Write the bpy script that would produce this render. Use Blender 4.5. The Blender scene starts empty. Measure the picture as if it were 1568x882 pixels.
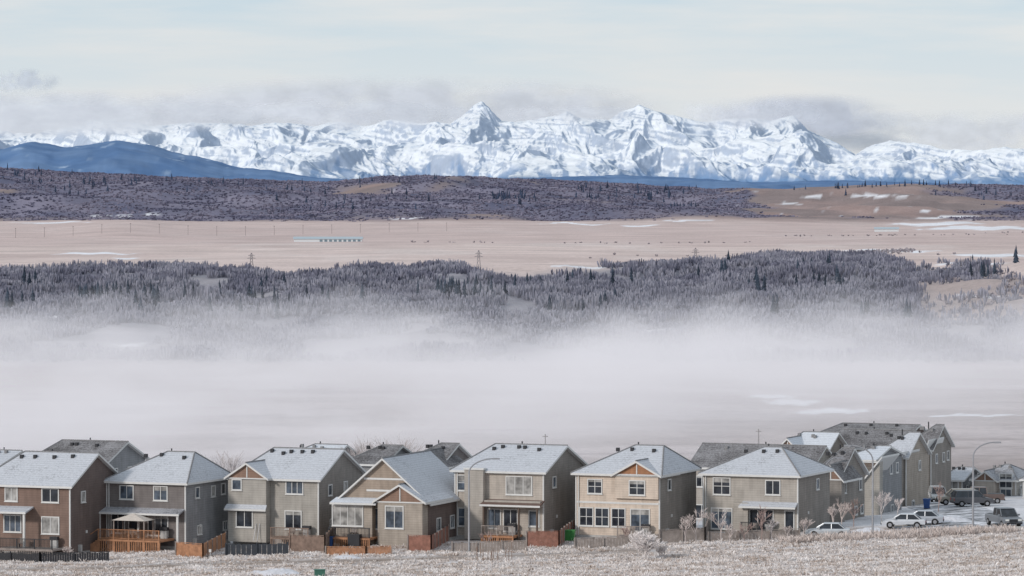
import bpy, math, random
import numpy as np
from mathutils import Vector
random.seed(7); rng=np.random.RandomState(11)
sc=bpy.context.scene
F=6533.0; CZ=38.0
def X(px,Y): return (px-784.0)*Y/F      # survey bearing -> metres east at distance Y
def Z(py,Y): return CZ-(py-290.0)*Y/F   # survey elevation -> metres

# ------------------------------------------------------------ noise
_perm=rng.permutation(512)
_ga=rng.rand(512)*2*np.pi
_gc=np.cos(_ga); _gs=np.sin(_ga)
def pn(x,y,s=0):
    x=np.asarray(x,float)+s*17.31; y=np.asarray(y,float)-s*9.77
    xi=np.floor(x).astype(int); yi=np.floor(y).astype(int)
    xf=x-xi; yf=y-yi
    def g(ix,iy,dx,dy):
        h=_perm[(_perm[ix&511]+iy)&511]
        return _gc[h]*dx+_gs[h]*dy
    u=xf**3*(xf*(xf*6-15)+10); v=yf**3*(yf*(yf*6-15)+10)
    n00=g(xi,yi,xf,yf); n10=g(xi+1,yi,xf-1,yf); n01=g(xi,yi+1,xf,yf-1); n11=g(xi+1,yi+1,xf-1,yf-1)
    return ((n00*(1-u)+n10*u)*(1-v)+(n01*(1-u)+n11*u)*v)*1.5
def fbm(x,y,o=4,s=0):
    r=0;a=1;t=0
    for i in range(o):
        r=r+a*pn(x*2**i,y*2**i,s+i);t+=a;a*=.5
    return r/t
def ridged(x,y,o=5,s=0,g=.5):
    r=0;a=1;t=0
    for i in range(o):
        n=1-np.abs(pn(x*2**i,y*2**i,s+i))*1.3
        r=r+a*n;t+=a;a*=g
    return r/t
def sm(a,b,x):
    t=np.clip((x-a)/(b-a),0,1); return t*t*(3-2*t)

# ------------------------------------------------------------ materials
MATS={}
def newmat(name):
    m=bpy.data.materials.new(name); m.use_nodes=True
    nt=m.node_tree; b=nt.nodes['Principled BSDF']
    b.inputs['Roughness'].default_value=.85
    b.inputs['Specular IOR Level'].default_value=.2
    return m,nt,b
def N(nt,t,**k):
    n=nt.nodes.new(t)
    for a,v in k.items(): setattr(n,a,v)
    return n
def noise(nt,scale,detail=4,rough=.6,vec=None,coord='Object'):
    n=N(nt,'ShaderNodeTexNoise'); n.inputs['Scale'].default_value=scale
    n.inputs['Detail'].default_value=detail; n.inputs['Roughness'].default_value=rough
    if vec is None:
        tc=N(nt,'ShaderNodeTexCoord'); vec=tc.outputs[coord]
    nt.links.new(vec,n.inputs['Vector']); return n
def ramp(nt,inp,stops):
    r=N(nt,'ShaderNodeValToRGB'); el=r.color_ramp.elements
    while len(el)<len(stops): el.new(.5)
    for e,(p,c) in zip(el,stops):
        e.position=p; e.color=(c,c,c,1) if not hasattr(c,'__len__') else (*c,1)
    nt.links.new(inp,r.inputs[0]); return r
def mix(nt,fac,a,b,mode='MIX'):
    m=N(nt,'ShaderNodeMix',data_type='RGBA',blend_type=mode)
    for s,v in ((0,fac),(6,a),(7,b)):
        if hasattr(v,'is_linked') or hasattr(v,'links'): nt.links.new(v,m.inputs[s])
        elif s==0: m.inputs[0].default_value=v
        else: m.inputs[s].default_value=(*v,1)
    return m.outputs[2]
def math_(nt,op,a,b=None,c=None,clamp=False):
    m=N(nt,'ShaderNodeMath',operation=op); m.use_clamp=clamp
    for i,v in enumerate((a,b,c)):
        if v is None: continue
        if isinstance(v,(int,float)): m.inputs[i].default_value=v
        else: nt.links.new(v,m.inputs[i])
    return m.outputs[0]
def sstep_(nt,v,a,b2):
    r=N(nt,'ShaderNodeMapRange',interpolation_type='SMOOTHSTEP'); r.inputs[1].default_value=a; r.inputs[2].default_value=b2
    nt.links.new(v,r.inputs[0]); return r.outputs[0]
def plain(name,col,rough=.7,var=.12,scale=3,metal=0,spec=.3):
    if name in MATS: return MATS[name]
    m,nt,b=newmat(name)
    n=noise(nt,scale,5)
    r=ramp(nt,n.outputs[0],[(.3,tuple(c*(1-var) for c in col)),(.7,tuple(min(1,c*(1+var)) for c in col))])
    nt.links.new(r.outputs[0],b.inputs['Base Color'])
    b.inputs['Roughness'].default_value=rough; b.inputs['Metallic'].default_value=metal
    b.inputs['Specular IOR Level'].default_value=spec
    MATS[name]=m; return m
def siding(name,col):
    if name in MATS: return MATS[name]
    m,nt,b=newmat(name)
    tc=N(nt,'ShaderNodeTexCoord'); sep=N(nt,'ShaderNodeSeparateXYZ'); nt.links.new(tc.outputs['Object'],sep.inputs[0])
    fr=math_(nt,'FRACT',math_(nt,'MULTIPLY',sep.outputs[2],4.0))
    r=ramp(nt,fr,[(0,.70),(.16,.97),(1,1.05)])
    n=noise(nt,.7,6)
    r2=ramp(nt,n.outputs[0],[(.3,tuple(c*.84 for c in col)),(.7,tuple(c*1.12 for c in col))])
    mps=N(nt,'ShaderNodeMapping'); mps.inputs['Scale'].default_value=(2.5,2.5,.25); nt.links.new(tc.outputs['Object'],mps.inputs[0])
    st=noise(nt,1.0,4,.6,mps.outputs[0])
    c2=mix(nt,1.0,r2.outputs[0],ramp(nt,st.outputs[0],[(.35,.88),(.6,1.04)]).outputs[0],'MULTIPLY')
    nt.links.new(mix(nt,1.0,c2,r.outputs[0],'MULTIPLY'),b.inputs['Base Color'])
    bp=N(nt,'ShaderNodeBump'); bp.inputs['Strength'].default_value=.5; bp.inputs['Distance'].default_value=.03
    nt.links.new(fr,bp.inputs['Height']); nt.links.new(bp.outputs[0],b.inputs['Normal'])
    b.inputs['Roughness'].default_value=.7
    MATS[name]=m; return m
def shingle(name,base,frost,amt):
    if name in MATS: return MATS[name]
    m,nt,b=newmat(name)
    n1=noise(nt,.3,4); n2=noise(nt,4.5,6,.8)
    s=math_(nt,'ADD',math_(nt,'MULTIPLY',n1.outputs[0],.7),math_(nt,'MULTIPLY',n2.outputs[0],.9))
    r=ramp(nt,s,[(max(0,.92-amt*.5),0),(min(1,1.16-amt*.45),1)])
    tc=N(nt,'ShaderNodeTexCoord'); sep=N(nt,'ShaderNodeSeparateXYZ'); nt.links.new(tc.outputs['Object'],sep.inputs[0])
    br=ramp(nt,math_(nt,'FRACT',math_(nt,'MULTIPLY',sep.outputs[2],5)),[(0,.55),(.3,1),(1,1)])
    bb=mix(nt,1.0,ramp(nt,n2.outputs[0],[(.35,tuple(c*.7 for c in base)),(.65,tuple(c*1.3 for c in base))]).outputs[0],br.outputs[0],'MULTIPLY')
    fr=mix(nt,.5,ramp(nt,n2.outputs[0],[(.35,tuple(c*.75 for c in frost)),(.62,frost)]).outputs[0],br.outputs[0],'MULTIPLY')
    nt.links.new(mix(nt,r.outputs[0],bb,fr),b.inputs['Base Color'])
    bp=N(nt,'ShaderNodeBump'); bp.inputs['Strength'].default_value=.6; bp.inputs['Distance'].default_value=.06
    nt.links.new(n2.outputs[0],bp.inputs['Height']); nt.links.new(bp.outputs[0],b.inputs['Normal'])
    MATS[name]=m; return m
def glass(name,col,rough=.08):
    if name in MATS: return MATS[name]
    m,nt,b=newmat(name)
    n=noise(nt,.9,2)
    r=ramp(nt,n.outputs[0],[(.35,tuple(c*.5 for c in col)),(.65,tuple(c*1.5 for c in col))])
    nt.links.new(r.outputs[0],b.inputs['Base Color'])
    b.inputs['Roughness'].default_value=rough; b.inputs['Specular IOR Level'].default_value=.6
    MATS[name]=m; return m
def vcol(name,scales,var=.25,bump=0,rough=.95):
    m,nt,b=newmat(name)
    a=N(nt,'ShaderNodeAttribute'); a.attribute_name='Col'
    c=a.outputs['Color']
    for s in scales:
        n=noise(nt,s,5,.65)
        c=mix(nt,1.0,c,ramp(nt,n.outputs[0],[(.3,1-var),(.7,1+var)]).outputs[0],'MULTIPLY')
    nt.links.new(c,b.inputs['Base Color']); b.inputs['Roughness'].default_value=rough
    b.inputs['Specular IOR Level'].default_value=.05
    if bump:
        n=noise(nt,scales[-1],5,.7)
        bp=N(nt,'ShaderNodeBump'); bp.inputs['Strength'].default_value=bump; bp.inputs['Distance'].default_value=.3
        nt.links.new(n.outputs[0],bp.inputs['Height']); nt.links.new(bp.outputs[0],b.inputs['Normal'])
    return m

# ------------------------------------------------------------ mesh helpers
def mesh_np(name,V,Fc,mat,col=None,smooth=False):
    me=bpy.data.meshes.new(name); V=np.asarray(V,dtype=np.float32); Fc=np.asarray(Fc,dtype=np.int32)
    k=Fc.shape[1]
    me.vertices.add(len(V)); me.vertices.foreach_set('co',V.ravel())
    me.loops.add(Fc.size); me.loops.foreach_set('vertex_index',Fc.ravel())
    me.polygons.add(len(Fc)); me.polygons.foreach_set('loop_start',np.arange(len(Fc),dtype=np.int32)*k)
    me.polygons.foreach_set('loop_total',np.full(len(Fc),k,dtype=np.int32))
    if smooth: me.polygons.foreach_set('use_smooth',np.ones(len(Fc),bool))
    me.update(calc_edges=True)
    if col is not None:
        at=me.color_attributes.new('Col','FLOAT_COLOR','POINT')
        c=np.ones((len(V),4),np.float32); c[:,:3]=col; at.data.foreach_set('color',c.ravel())
    me.materials.append(mat)
    o=bpy.data.objects.new(name,me); sc.collection.objects.link(o); return o
def grid_faces(nr,nc):
    i=np.arange((nr-1)*(nc-1)); r=i//(nc-1); c=i%(nc-1); a=r*nc+c
    return np.stack([a,a+1,a+nc+1,a+nc],1)

class B:
    def __init__(s): s.p={}
    def part(s,n,mat):
        if n not in s.p: s.p[n]=([],[],mat)
        return s.p[n]
    def poly(s,n,mat,vs,fs):
        V,Fc,_=s.part(n,mat); k=len(V); V.extend(vs); Fc.extend([tuple(i+k for i in f) for f in fs])
    def box(s,n,mat,x0,x1,y0,y1,z0,z1):
        if x0>x1:x0,x1=x1,x0
        if y0>y1:y0,y1=y1,y0
        vs=[(x0,y0,z0),(x1,y0,z0),(x1,y1,z0),(x0,y1,z0),(x0,y0,z1),(x1,y0,z1),(x1,y1,z1),(x0,y1,z1)]
        s.poly(n,mat,vs,[(3,2,1,0),(4,5,6,7),(0,1,5,4),(1,2,6,5),(2,3,7,6),(3,0,4,7)])
    def tube(s,n,mat,pts,rad,sides=6):
        V,Fc,_=s.part(n,mat); k=len(V)
        if not hasattr(rad,'__len__'): rad=[rad]*len(pts)
        for i,p in enumerate(pts):
            a=Vector(pts[max(0,i-1)]); b=Vector(pts[min(len(pts)-1,i+1)]); d=(b-a).normalized()
            u=d.cross(Vector((0,1,0.03))).normalized() if abs(d.y)<.9 else d.cross(Vector((0,0,1))).normalized(); w=d.cross(u)
            for j in range(sides):
                t=2*math.pi*j/sides; q=Vector(p)+rad[i]*(math.cos(t)*u+math.sin(t)*w); V.append(tuple(q))
        for i in range(len(pts)-1):
            for j in range(sides):
                Fc.append((k+i*sides+j,k+i*sides+(j+1)%sides,k+(i+1)*sides+(j+1)%sides,k+(i+1)*sides+j))
        Fc.append(tuple(k+j for j in range(sides))); Fc.append(tuple(k+(len(pts)-1)*sides+j for j in range(sides)))
    def finish(s,name,loc,rz=0,single=False):
        if single and len(s.p)==1: root=None
        else:
            root=bpy.data.objects.new(name,None); sc.collection.objects.link(root)
            root.location=loc; root.rotation_euler=(0,0,rz)
        for n,(V,Fc,mat) in s.p.items():
            me=bpy.data.meshes.new(n); me.from_pydata(V,[],Fc); me.update(); me.materials.append(mat)
            o=bpy.data.objects.new(n if root else name,me); sc.collection.objects.link(o)
            if root: o.parent=root
            else: o.location=loc; o.rotation_euler=(0,0,rz); root=o
        return root

# ------------------------------------------------------------ terrain
PY=[-300,0,60,100,200,300,380,420,452,480,500,550,600,700,1000,1150,2000,2300,2700,3000,3500,5000,7150,7700,8600,9500,10500,12500,20000,60000]
PZ=[36.3,36.3,29,22,10,4,1,0,0,-1,-1.9,-4.5,-7.5,-13,-36,-40,-40,-35,-26,-20,-18,-19,-20,-8,24,60,45,0,-60,-200]
SKP=[-600,0,60,120,300,420,500,600,700,800,900,1000,1060,1100,1200,1300,1400,1568,2200]
SKY_=[255,257,260,264,273,276,279,269,270,274,279,285,287,290,289,284,282,284,286]
def ground(x,y):
    x=np.asarray(x,float); y=np.asarray(y,float)
    z=np.interp(y,PY,PZ)
    tilt=np.interp(x,[-120,-50,0,30,52,80,150],[-1.2,-.35,.9,1.8,2.8,3.2,4])
    z=z+tilt*sm(150,350,y)*(1-sm(700,1200,y))
    z=z+.15*fbm(x/9,y/9,3,3)*sm(200,380,y)*(1-sm(2000,2200,y))
    m=sm(1950,2250,y)*(1-sm(2900,3300,y))
    z=z+m*(12*fbm(x/140,y/210,3,5)+2)
    z=z+sm(3100,3600,y)*(1-sm(7000,7600,y))*4.0*fbm(x/500,y/900,3,8)
    z=z+sm(4600,5600,y)*(1-sm(6800,7600,y))*8*np.exp(-((x/np.maximum(y,1)*F+784-185)/90)**2)
    px=x/np.maximum(y,50)*F+784
    sk=38+(290-np.interp(px,SKP,SKY_))*9500/F
    m=sm(7150,9400,y)*(1-sm(9600,11500,y))
    z=z+m*(sk-60)*1.0+sm(7150,7900,y)*(1-sm(8900,9500,y))*(34*fbm(x/420+.5*fbm(x/300,y/300,2,14),y/420,4,12)+3)
    z=z+sm(9000,9400,y)*(1-sm(9700,10500,y))*5*fbm(x/90,y/400,3,15)
    z=z+5*np.exp(-((px-1560)/130)**2)*np.exp(-((y-2500)/260)**2)
    return z
FEP=[-600,0,300,600,800,950,1100,1180,1350,1400,1568,2200]
FEY=[2950,2950,3020,3000,2880,3020,3180,3600,3550,3000,2850,2800]
def forest_density(x,y):
    px=x/y*F+784
    fe=np.interp(px,FEP,FEY)+260*fbm(x/110,y/200,4,21)
    d=sm(fe+40,fe-40,y)*sm(1900,2000,y)
    n=fbm(x/75,y/200,4,23)
    low=sm(2500,2050,y)
    d=d*sm(-.28+.16*low,-.14+.16*low,n+.06)
    d=d*(1-.9*sm(1360,1430,px)*sm(2900,2780,y)*sm(2150,2250,y))
    return d
def hill_density(x,y):
    px=x/y*F+784
    n=fbm(x/380,y/480,4,31)
    d=sm(7300,7550,y+220*fbm(x/300,y/300,3,33))*sm(-.24,-.04,n+.26-.66*sm(1080,1180,px)+.30*sm(1400,1500,px)-.42*np.exp(-((px-545)/70)**2)*sm(8300,9000,y))
    return d
SNOW=[ (145,388,62,1.6),(195,395,18,1.4),(1365,384,68,2.4),(1520,392,62,2.4),(1430,343,70,2.4),(1500,350,90,3.2),(190,330,60,1.0),(80,340,60,1.0),
 (900,408,60,1.4),(880,342,50,1.0),(1050,338,40,1.2),(1255,299,38,1.6),(1210,311,20,1.4),(1350,300,50,1.8),(1450,333,50,1.4),(1390,322,45,1.0),(620,334,30,1.0),(980,345,30,1.2),(1480,404,70,1.2),
 (70,488,28,8),(1010,508,28,2.5),(200,528,26,2.5),(1215,615,42,5),(1275,630,60,4),(1490,637,75,1.8),(1180,607,35,3),(1500,455,40,1.6)]
def ground_color(x,y,z):
    px=x/np.maximum(y,50)*F+784; py=290+(CZ-z)*F/np.maximum(y,50)
    c=np.zeros(x.shape+(3,))
    def lay(col,m):
        m=np.clip(m,0,1)[...,None]; c[:]=c*(1-m)+np.array(col)*m
    lay((.54,.485,.465),np.ones_like(x))
    n=fbm(x/6,y/3,4,40); lay((.34,.27,.23),sm(.02,.3,n)*.7)
    lay((.66,.64,.65),sm(.1,.4,fbm(x/5,y/2.5,4,47))*.7)
    d=np.exp(-((y-(431+.04*x))/2.2)**2)*sm(25,0,x); lay((.27,.215,.18),d*.8)
    d=np.exp(-((y-(419+.02*x))/1.2)**2)*sm(10,-10,x); lay((.30,.245,.21),d*.6)
    lay((.60,.60,.63),sm(452,456,y)*(1-sm(600,700,y))*.75)
    lay((.42,.36,.35),sm(600,900,y)*.9)
    n=fbm(x/90,y/60,4,41); lay((.54,.475,.47),sm(-.1,.3,n)*sm(900,1100,y)*.8)
    n=fbm(x/50,y/25,4,49); lay((.32,.27,.265),sm(.1,.4,n)*sm(900,1100,y)*.6)
    lay((.25,.24,.27),sm(1850,2050,y))
    n=fbm(x/60,y/90,4,42); lay((.33,.31,.335),sm(.0,.3,n)*sm(1850,2050,y)*.8)
    f=forest_density(x,np.maximum(y,50)); lay((.17,.17,.205),f*.9)
    lay((.42,.335,.31),sm(1340,1430,px)*sm(2150,2250,y)*(1-f)*.85)
    m=sm(np.interp(px,FEP,FEY)-60,np.interp(px,FEP,FEY)+60,y)*(1-f)
    lay((.62,.505,.47),m)
    n=fbm(x/400,y/500,4,43); lay((.53,.42,.395),sm(0,.3,n)*m*.7)
    lay((.67,.58,.55),sm(0,.35,fbm(x/120,y/700,4,53))*m*.5)
    lay((.52,.405,.385),m*sm(4300,4500,y+60*n)*.55)
    for yy,w in ((3900,10),(4480,16),(5300,14),(6300,34)):
        lay((.40,.33,.32),m*np.exp(-((y-yy-60*fbm(x/600,0*x,2,44))/w)**2)*sm(-.3,.1,fbm(x/60,y/900,3,45))*.55)
    h=sm(7200,7500,y+130*fbm(x/250,y/300,3,33))
    lay((.25,.20,.195),h); n=fbm(x/220,y/180,5,46); lay((.36,.26,.24),h*sm(-.1,.25,n)*.8)
    hd=hill_density(x,np.maximum(y,50)); n2=fbm(x/160,y/200,5,48)
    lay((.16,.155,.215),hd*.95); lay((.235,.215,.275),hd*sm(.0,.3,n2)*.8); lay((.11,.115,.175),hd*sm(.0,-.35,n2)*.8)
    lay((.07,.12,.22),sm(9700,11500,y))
    for (a,b,rx,ry) in SNOW:
        wob=.95*fbm(px/16,py/2.5,4,50)
        q=((px-a)/rx)**2+((py-b+3*pn(px/40,0*px,51))/ry)**2
        lay((.76,.75,.78),sm(1.3,.45,q+wob)*(y>1000))
    n=fbm(px/22,py/1.2,5,52)
    lay((.68,.68,.73),sm(.42,.58,n)*sm(1150,1300,px)*h*(1-hd*.3))
    lay((.68,.68,.73),sm(.48,.60,n)*h*.6)
    return c
rows=np.concatenate([np.linspace(-300,360,50)[:-1],np.linspace(360,620,300)[:-1],np.geomspace(620,12500,700)[:-1],np.geomspace(12500,60000,30)])
t=np.linspace(-1,1,541)
Yg,Tg=np.meshgrid(rows,t,indexing='ij')
Xg=(np.abs(Yg)+60)*(0.13*Tg+0.3*np.sign(Tg)*np.abs(Tg)**7)
Zg=ground(Xg,Yg)
Cg=ground_color(Xg,Yg,Zg)
gm=vcol('ground_mat',[.012,.25,2.2],.16,.4)
mesh_np('ground',np.stack([Xg.ravel(),Yg.ravel(),Zg.ravel()],1),grid_faces(*Xg.shape),gm,Cg.reshape(-1,3),True)

# ------------------------------------------------------------ foothills (distance haze painted in as blue base colour)
fp=[-700,-300,0,40,90,130,175,220,260,300,360,420,480,560,850,950,1050,1150,1300,1400,1568,2200]
fy=[232,222,228,217,226,221,215,222,233,241,256,262,272,276,271,268,272,279,276,279,284,284]
Yr=np.linspace(15500,24000,100); Tc=np.linspace(-.26,.26,800)
YY,TT=np.meshgrid(Yr,Tc,indexing='ij'); XX=TT*YY; pp=TT*F+784
v=(YY-15500)/(19500-15500)
top=38+(290-np.interp(pp+25*fbm(XX/900,YY/900,3,60),fp,fy)+1.6*fbm(pp/14,YY/900,4,61))*YY/F
base=-60
env=np.where(v<1,sm(0,1,v),1-sm(1,2.1,v))
ZZ=base+(top-base)*env+env*(1-env)*4*70*fbm(XX/420,YY/600,5,62)
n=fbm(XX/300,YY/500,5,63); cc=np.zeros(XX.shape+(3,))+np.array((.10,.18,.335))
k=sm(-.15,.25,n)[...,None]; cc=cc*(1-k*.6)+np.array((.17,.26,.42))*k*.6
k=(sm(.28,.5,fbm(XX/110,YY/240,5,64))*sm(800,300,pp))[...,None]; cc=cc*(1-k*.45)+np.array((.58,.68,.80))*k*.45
mesh_np('foothills',np.stack([XX.ravel(),YY.ravel(),ZZ.ravel()],1),grid_faces(*XX.shape),vcol('foothill_mat',[.004],.15),cc.reshape(-1,3),True)

# ------------------------------------------------------------ mountains
mp=[-700,-400,-200,0,40,90,140,170,230,270,330,380,440,480,520,560,600,640,670,690,712,725,737,750,768,790,820,850,868,885,905,930,950,965,978,1000,1040,1080,1110,1150,1180,1215,1235,1250,1290,1310,1330,1362,1400,1440,1490,1540,1568,1800,2300]
my=[210,190,200,196,200,195,180,183,192,188,186,190,186,192,184,190,181,187,184,188,173,160,154,161,182,186,182,176,168,178,180,182,170,165,159,168,178,186,181,179,184,174,197,204,222,236,224,214,218,226,231,224,228,225,235]
def mountain():
    Yr=np.linspace(36500,42600,500); Tc=np.linspace(-.15,.15,1600)
    YY,TT=np.meshgrid(Yr,Tc,indexing='ij'); XX=TT*YY
    v=(YY-36500)/4800.0
    w=1-np.clip(v,0,1)
    wx=XX+w*1200*fbm(XX/2600,YY/2600,2,70)
    pp=wx/YY*F+784
    wa=XX+260*fbm(XX/700,YY/900,3,79); wb=YY+300*fbm(XX/800,YY/900,3,78)
    ridge=ridged(wa/1500+wb/4200,wb/2600,2,71,.4)
    med=ridged(wa/560+wb/1900,wb/1700,2,75,.5)
    med2=ridged(wa/540-wb/1700,wb/1600,2,95,.5)
    small=ridged(wa/150+wb/700,wb/480,3,85,.55)
    top=(290-np.interp(pp,mp,my))*YY/F
    env=np.where(v<1,np.clip(v,0,1)**1.15,np.clip(1-(v-1)*2.6,0,1))
    mid=np.clip(4*v*(1-v),0,1)*(v<1)
    up=sm(0,.35,v)
    Zm=38+top*env+mid*(640*(ridge-.62)+165*(np.maximum(med,med2)-.72))+up*(36*(small-.6)+(1-mid)*110*(np.maximum(med,med2)-.7))
    q=(Zm+.16*XX+90*fbm(XX/1100,YY/1100,3,84))/62
    Zm=Zm+up*3.5*np.sin(q*2*np.pi)*sm(-.1,.3,fbm(XX/600,YY/600,3,86))
    cap=38+(290-np.interp(XX/YY*F+784,mp,my)+2.6*fbm(XX/80,YY/5000,4,77)+1.5)*YY/F
    Zm=np.where(Zm>cap-60,cap-60+60*(1-np.exp(-(Zm-cap+60)/60)),Zm)
    gy,gx=np.gradient(Zm); gx=gx/(XX[:,1:2]-XX[:,0:1]); gy=gy/(Yr[1]-Yr[0])
    sl=np.sqrt(gx**2+gy**2)
    py=290-(Zm-38)*F/YY
    st=fbm(XX/400,q*2.2,5,80)
    n=fbm(XX/300,YY/300,5,81); n3=fbm(XX/40,YY/160,4,87)
    lee=sm(.02,-.45,gx)            # right-facing slopes, whose shade is painted into the colour
    rock=sm(.50,.98,sl*.72+.42*lee+.55*st+.30*n+.34*n3)  # bare rock, increased on right-facing slopes to paint in their shade
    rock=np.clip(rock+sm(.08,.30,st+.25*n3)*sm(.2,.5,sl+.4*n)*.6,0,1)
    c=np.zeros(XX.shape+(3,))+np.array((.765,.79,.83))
    k=(lee*.45)[...,None]; c=c*(1-k)+np.array((.48,.58,.74))*k  # snow tinted blue-grey there as painted shadow
    k=rock[...,None]; c=c*(1-k*.75)+np.array((.28,.35,.47))*k*.75  # rock tone paled towards blue: haze mixed into the colour
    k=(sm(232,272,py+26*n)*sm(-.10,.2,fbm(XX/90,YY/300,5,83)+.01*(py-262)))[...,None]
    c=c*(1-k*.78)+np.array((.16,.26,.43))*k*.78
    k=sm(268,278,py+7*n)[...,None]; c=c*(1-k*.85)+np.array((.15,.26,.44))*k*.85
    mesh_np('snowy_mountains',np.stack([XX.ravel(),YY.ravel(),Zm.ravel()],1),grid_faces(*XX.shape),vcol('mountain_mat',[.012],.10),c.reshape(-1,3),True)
mountain()

# ------------------------------------------------------------ vegetation masses
def spikes(name,P,H,Wd,nsp,col,colvar,mat,lean=.25,spread=.35):
    n=len(P); k=nsp
    base=np.repeat(P,k,0); h=np.repeat(H,k)*(.55+.5*rng.rand(n*k))
    off=(rng.rand(n*k,2)-.5)*2*spread*np.repeat(H,k)[:,None]*.5
    base=base.copy(); base[:,0]+=off[:,0]*.5; base[:,1]+=off[:,1]*.5
    a=(rng.rand(n*k)-.5)*1.6
    w=np.repeat(Wd,k)*(.6+.8*rng.rand(n*k))
    dx=np.cos(a)*w*.5; dy=np.sin(a)*w*.5
    tip=base+np.stack([off[:,0]+(rng.rand(n*k)-.5)*lean*h,off[:,1],h],1)
    midc=base+np.stack([off[:,0]*.6,off[:,1]*.6,h*.5],1)
    v=np.zeros((n*k,4,3)); v[:,0]=base; v[:,1]=midc+np.stack([dx,dy,0*dx],1); v[:,2]=tip; v[:,3]=midc-np.stack([dx,dy,0*dx],1)
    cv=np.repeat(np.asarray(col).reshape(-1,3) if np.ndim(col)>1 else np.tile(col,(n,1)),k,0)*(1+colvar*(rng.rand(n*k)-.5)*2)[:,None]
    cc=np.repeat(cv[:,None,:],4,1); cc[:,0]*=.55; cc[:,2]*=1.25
    f=np.arange(n*k*4).reshape(-1,4)
    return mesh_np(name,v.reshape(-1,3),f,mat,cc.reshape(-1,3))
def crowns(name,P,H,R,k,bw,col,colvar,mat,tipb=1.1):
    """bare broad-crowned trees: upright rounded twig sprays arranged in a dome"""
    n=len(P)
    a=rng.rand(n*k)*2*np.pi; r=np.sqrt(rng.rand(n*k)); Rr=np.repeat(R,k)
    h=np.repeat(H,k)*(1-.5*r**2)*(.84+.2*rng.rand(n*k))
    base=np.repeat(P,k,0); ox=np.cos(a)*r*Rr; oy=np.sin(a)*r*Rr
    w=bw*(.6+.8*rng.rand(n*k)); ang=(rng.rand(n*k)-.5)*1.8; cx_=np.cos(ang)*w; cy_=np.sin(ang)*w
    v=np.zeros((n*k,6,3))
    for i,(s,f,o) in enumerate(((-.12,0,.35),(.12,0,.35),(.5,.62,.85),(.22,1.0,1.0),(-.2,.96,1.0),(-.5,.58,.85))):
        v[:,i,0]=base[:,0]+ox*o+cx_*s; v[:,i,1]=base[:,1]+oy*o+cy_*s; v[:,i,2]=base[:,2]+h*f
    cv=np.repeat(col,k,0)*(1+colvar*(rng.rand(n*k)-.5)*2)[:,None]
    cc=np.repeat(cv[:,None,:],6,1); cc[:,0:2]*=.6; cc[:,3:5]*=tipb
    mesh_np(name,v.reshape(-1,3),np.arange(n*k*6).reshape(-1,6),mat,cc.reshape(-1,3))
veg=vcol('bare_twig_mat',[.05],.12)
def scatter(n,y0,y1,hw,dens):
    y=np.sqrt(rng.rand(n)*(y1**2-y0**2)+y0**2); x=(rng.rand(n)*2-1)*hw*y
    keep=rng.rand(n)<dens(x,y); x=x[keep];y=y[keep]
    return x,y
x,y=scatter(82000,1920,3800,.142,forest_density)
z=ground(x,y); P=np.stack([x,y,z-.3],1)
tn=fbm(x/34,y/70,3,90); H=np.clip(5.2+6.5*tn+.6*rng.rand(len(x)),1.8,11)*np.where(y<2350,.8,1)
k=sm(-.2,.22,fbm(x/34+.3,y/48,3,91))[:,None]
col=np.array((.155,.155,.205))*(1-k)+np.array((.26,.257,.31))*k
hz=(sm(2900,2100,y)*.6)[:,None]; col=col*(1-hz)+np.array((.32,.32,.37))*hz  # nearer trees blended to pale grey, painting haze into their colour
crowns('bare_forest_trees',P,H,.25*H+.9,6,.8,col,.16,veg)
x,y=scatter(42000,7250,9750,.142,lambda a,b:hill_density(a,b)*.97)
z=ground(x,y); P=np.stack([x,y,z-.5],1)
k=sm(-.25,.25,fbm(x/150,y/200,4,92))[:,None]
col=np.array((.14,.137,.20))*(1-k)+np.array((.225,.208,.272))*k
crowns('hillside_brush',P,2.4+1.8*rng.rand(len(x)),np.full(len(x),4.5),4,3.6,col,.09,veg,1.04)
xs=[];ys=[]
for pa,pb,ya,yb,nn in ((560,1150,4520,4460,30),(900,1568,3500,3700,20),(1150,1400,3450,3900,520),(1200,1568,5200,5600,40),(1390,1568,2900,2780,220),(1380,1568,2350,2600,90)):
    tt=rng.rand(nn); yy=ya+(yb-ya)*tt+rng.randn(nn)*50; xs.append(X(pa+(pb-pa)*tt,yy)); ys.append(yy)
x=np.concatenate(xs);y=np.concatenate(ys); P=np.stack([x,y,ground(x,y)-.2],1)
crowns('field_shrubs',P,1.4+1.6*rng.rand(len(x)),np.full(len(x),1.8),5,1.2,np.tile(np.array((.29,.26,.28)),(len(x),1)),.3,veg)

def conifers(name,x,y,hmin,hmax,col):
    V=[];Fc=[];C=[]
    for xi,yi in zip(x,y):
        z0=float(ground(xi,yi)); h=random.uniform(hmin,hmax); r=h*random.uniform(.14,.2)
        cf=random.uniform(.7,1.4)
        L=6
        for l in range(L):
            zb=z0+h*(.08+.9*l/L); zt=z0+h*(.08+.9*(l+1.9)/L) if l<L-1 else z0+h*1.03
            rr=r*(1-l/L)**.9+.12; k=len(V); ph=random.random()*6
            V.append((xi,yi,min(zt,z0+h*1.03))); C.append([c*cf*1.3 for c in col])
            ns=9
            for j in range(ns):
                a=ph+2*math.pi*j/ns; q=rr*(1.15 if j%2 else .6)*random.uniform(.8,1.2)
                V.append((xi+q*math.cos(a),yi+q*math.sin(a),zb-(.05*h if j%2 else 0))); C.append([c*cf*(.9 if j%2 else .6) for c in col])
            for j in range(ns): Fc.append((k,k+1+j,k+1+(j+1)%ns))
    return mesh_np(name,V,Fc,vcol(name+'_mat',[.3],.25),C)
cx=[];cy=[]
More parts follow.
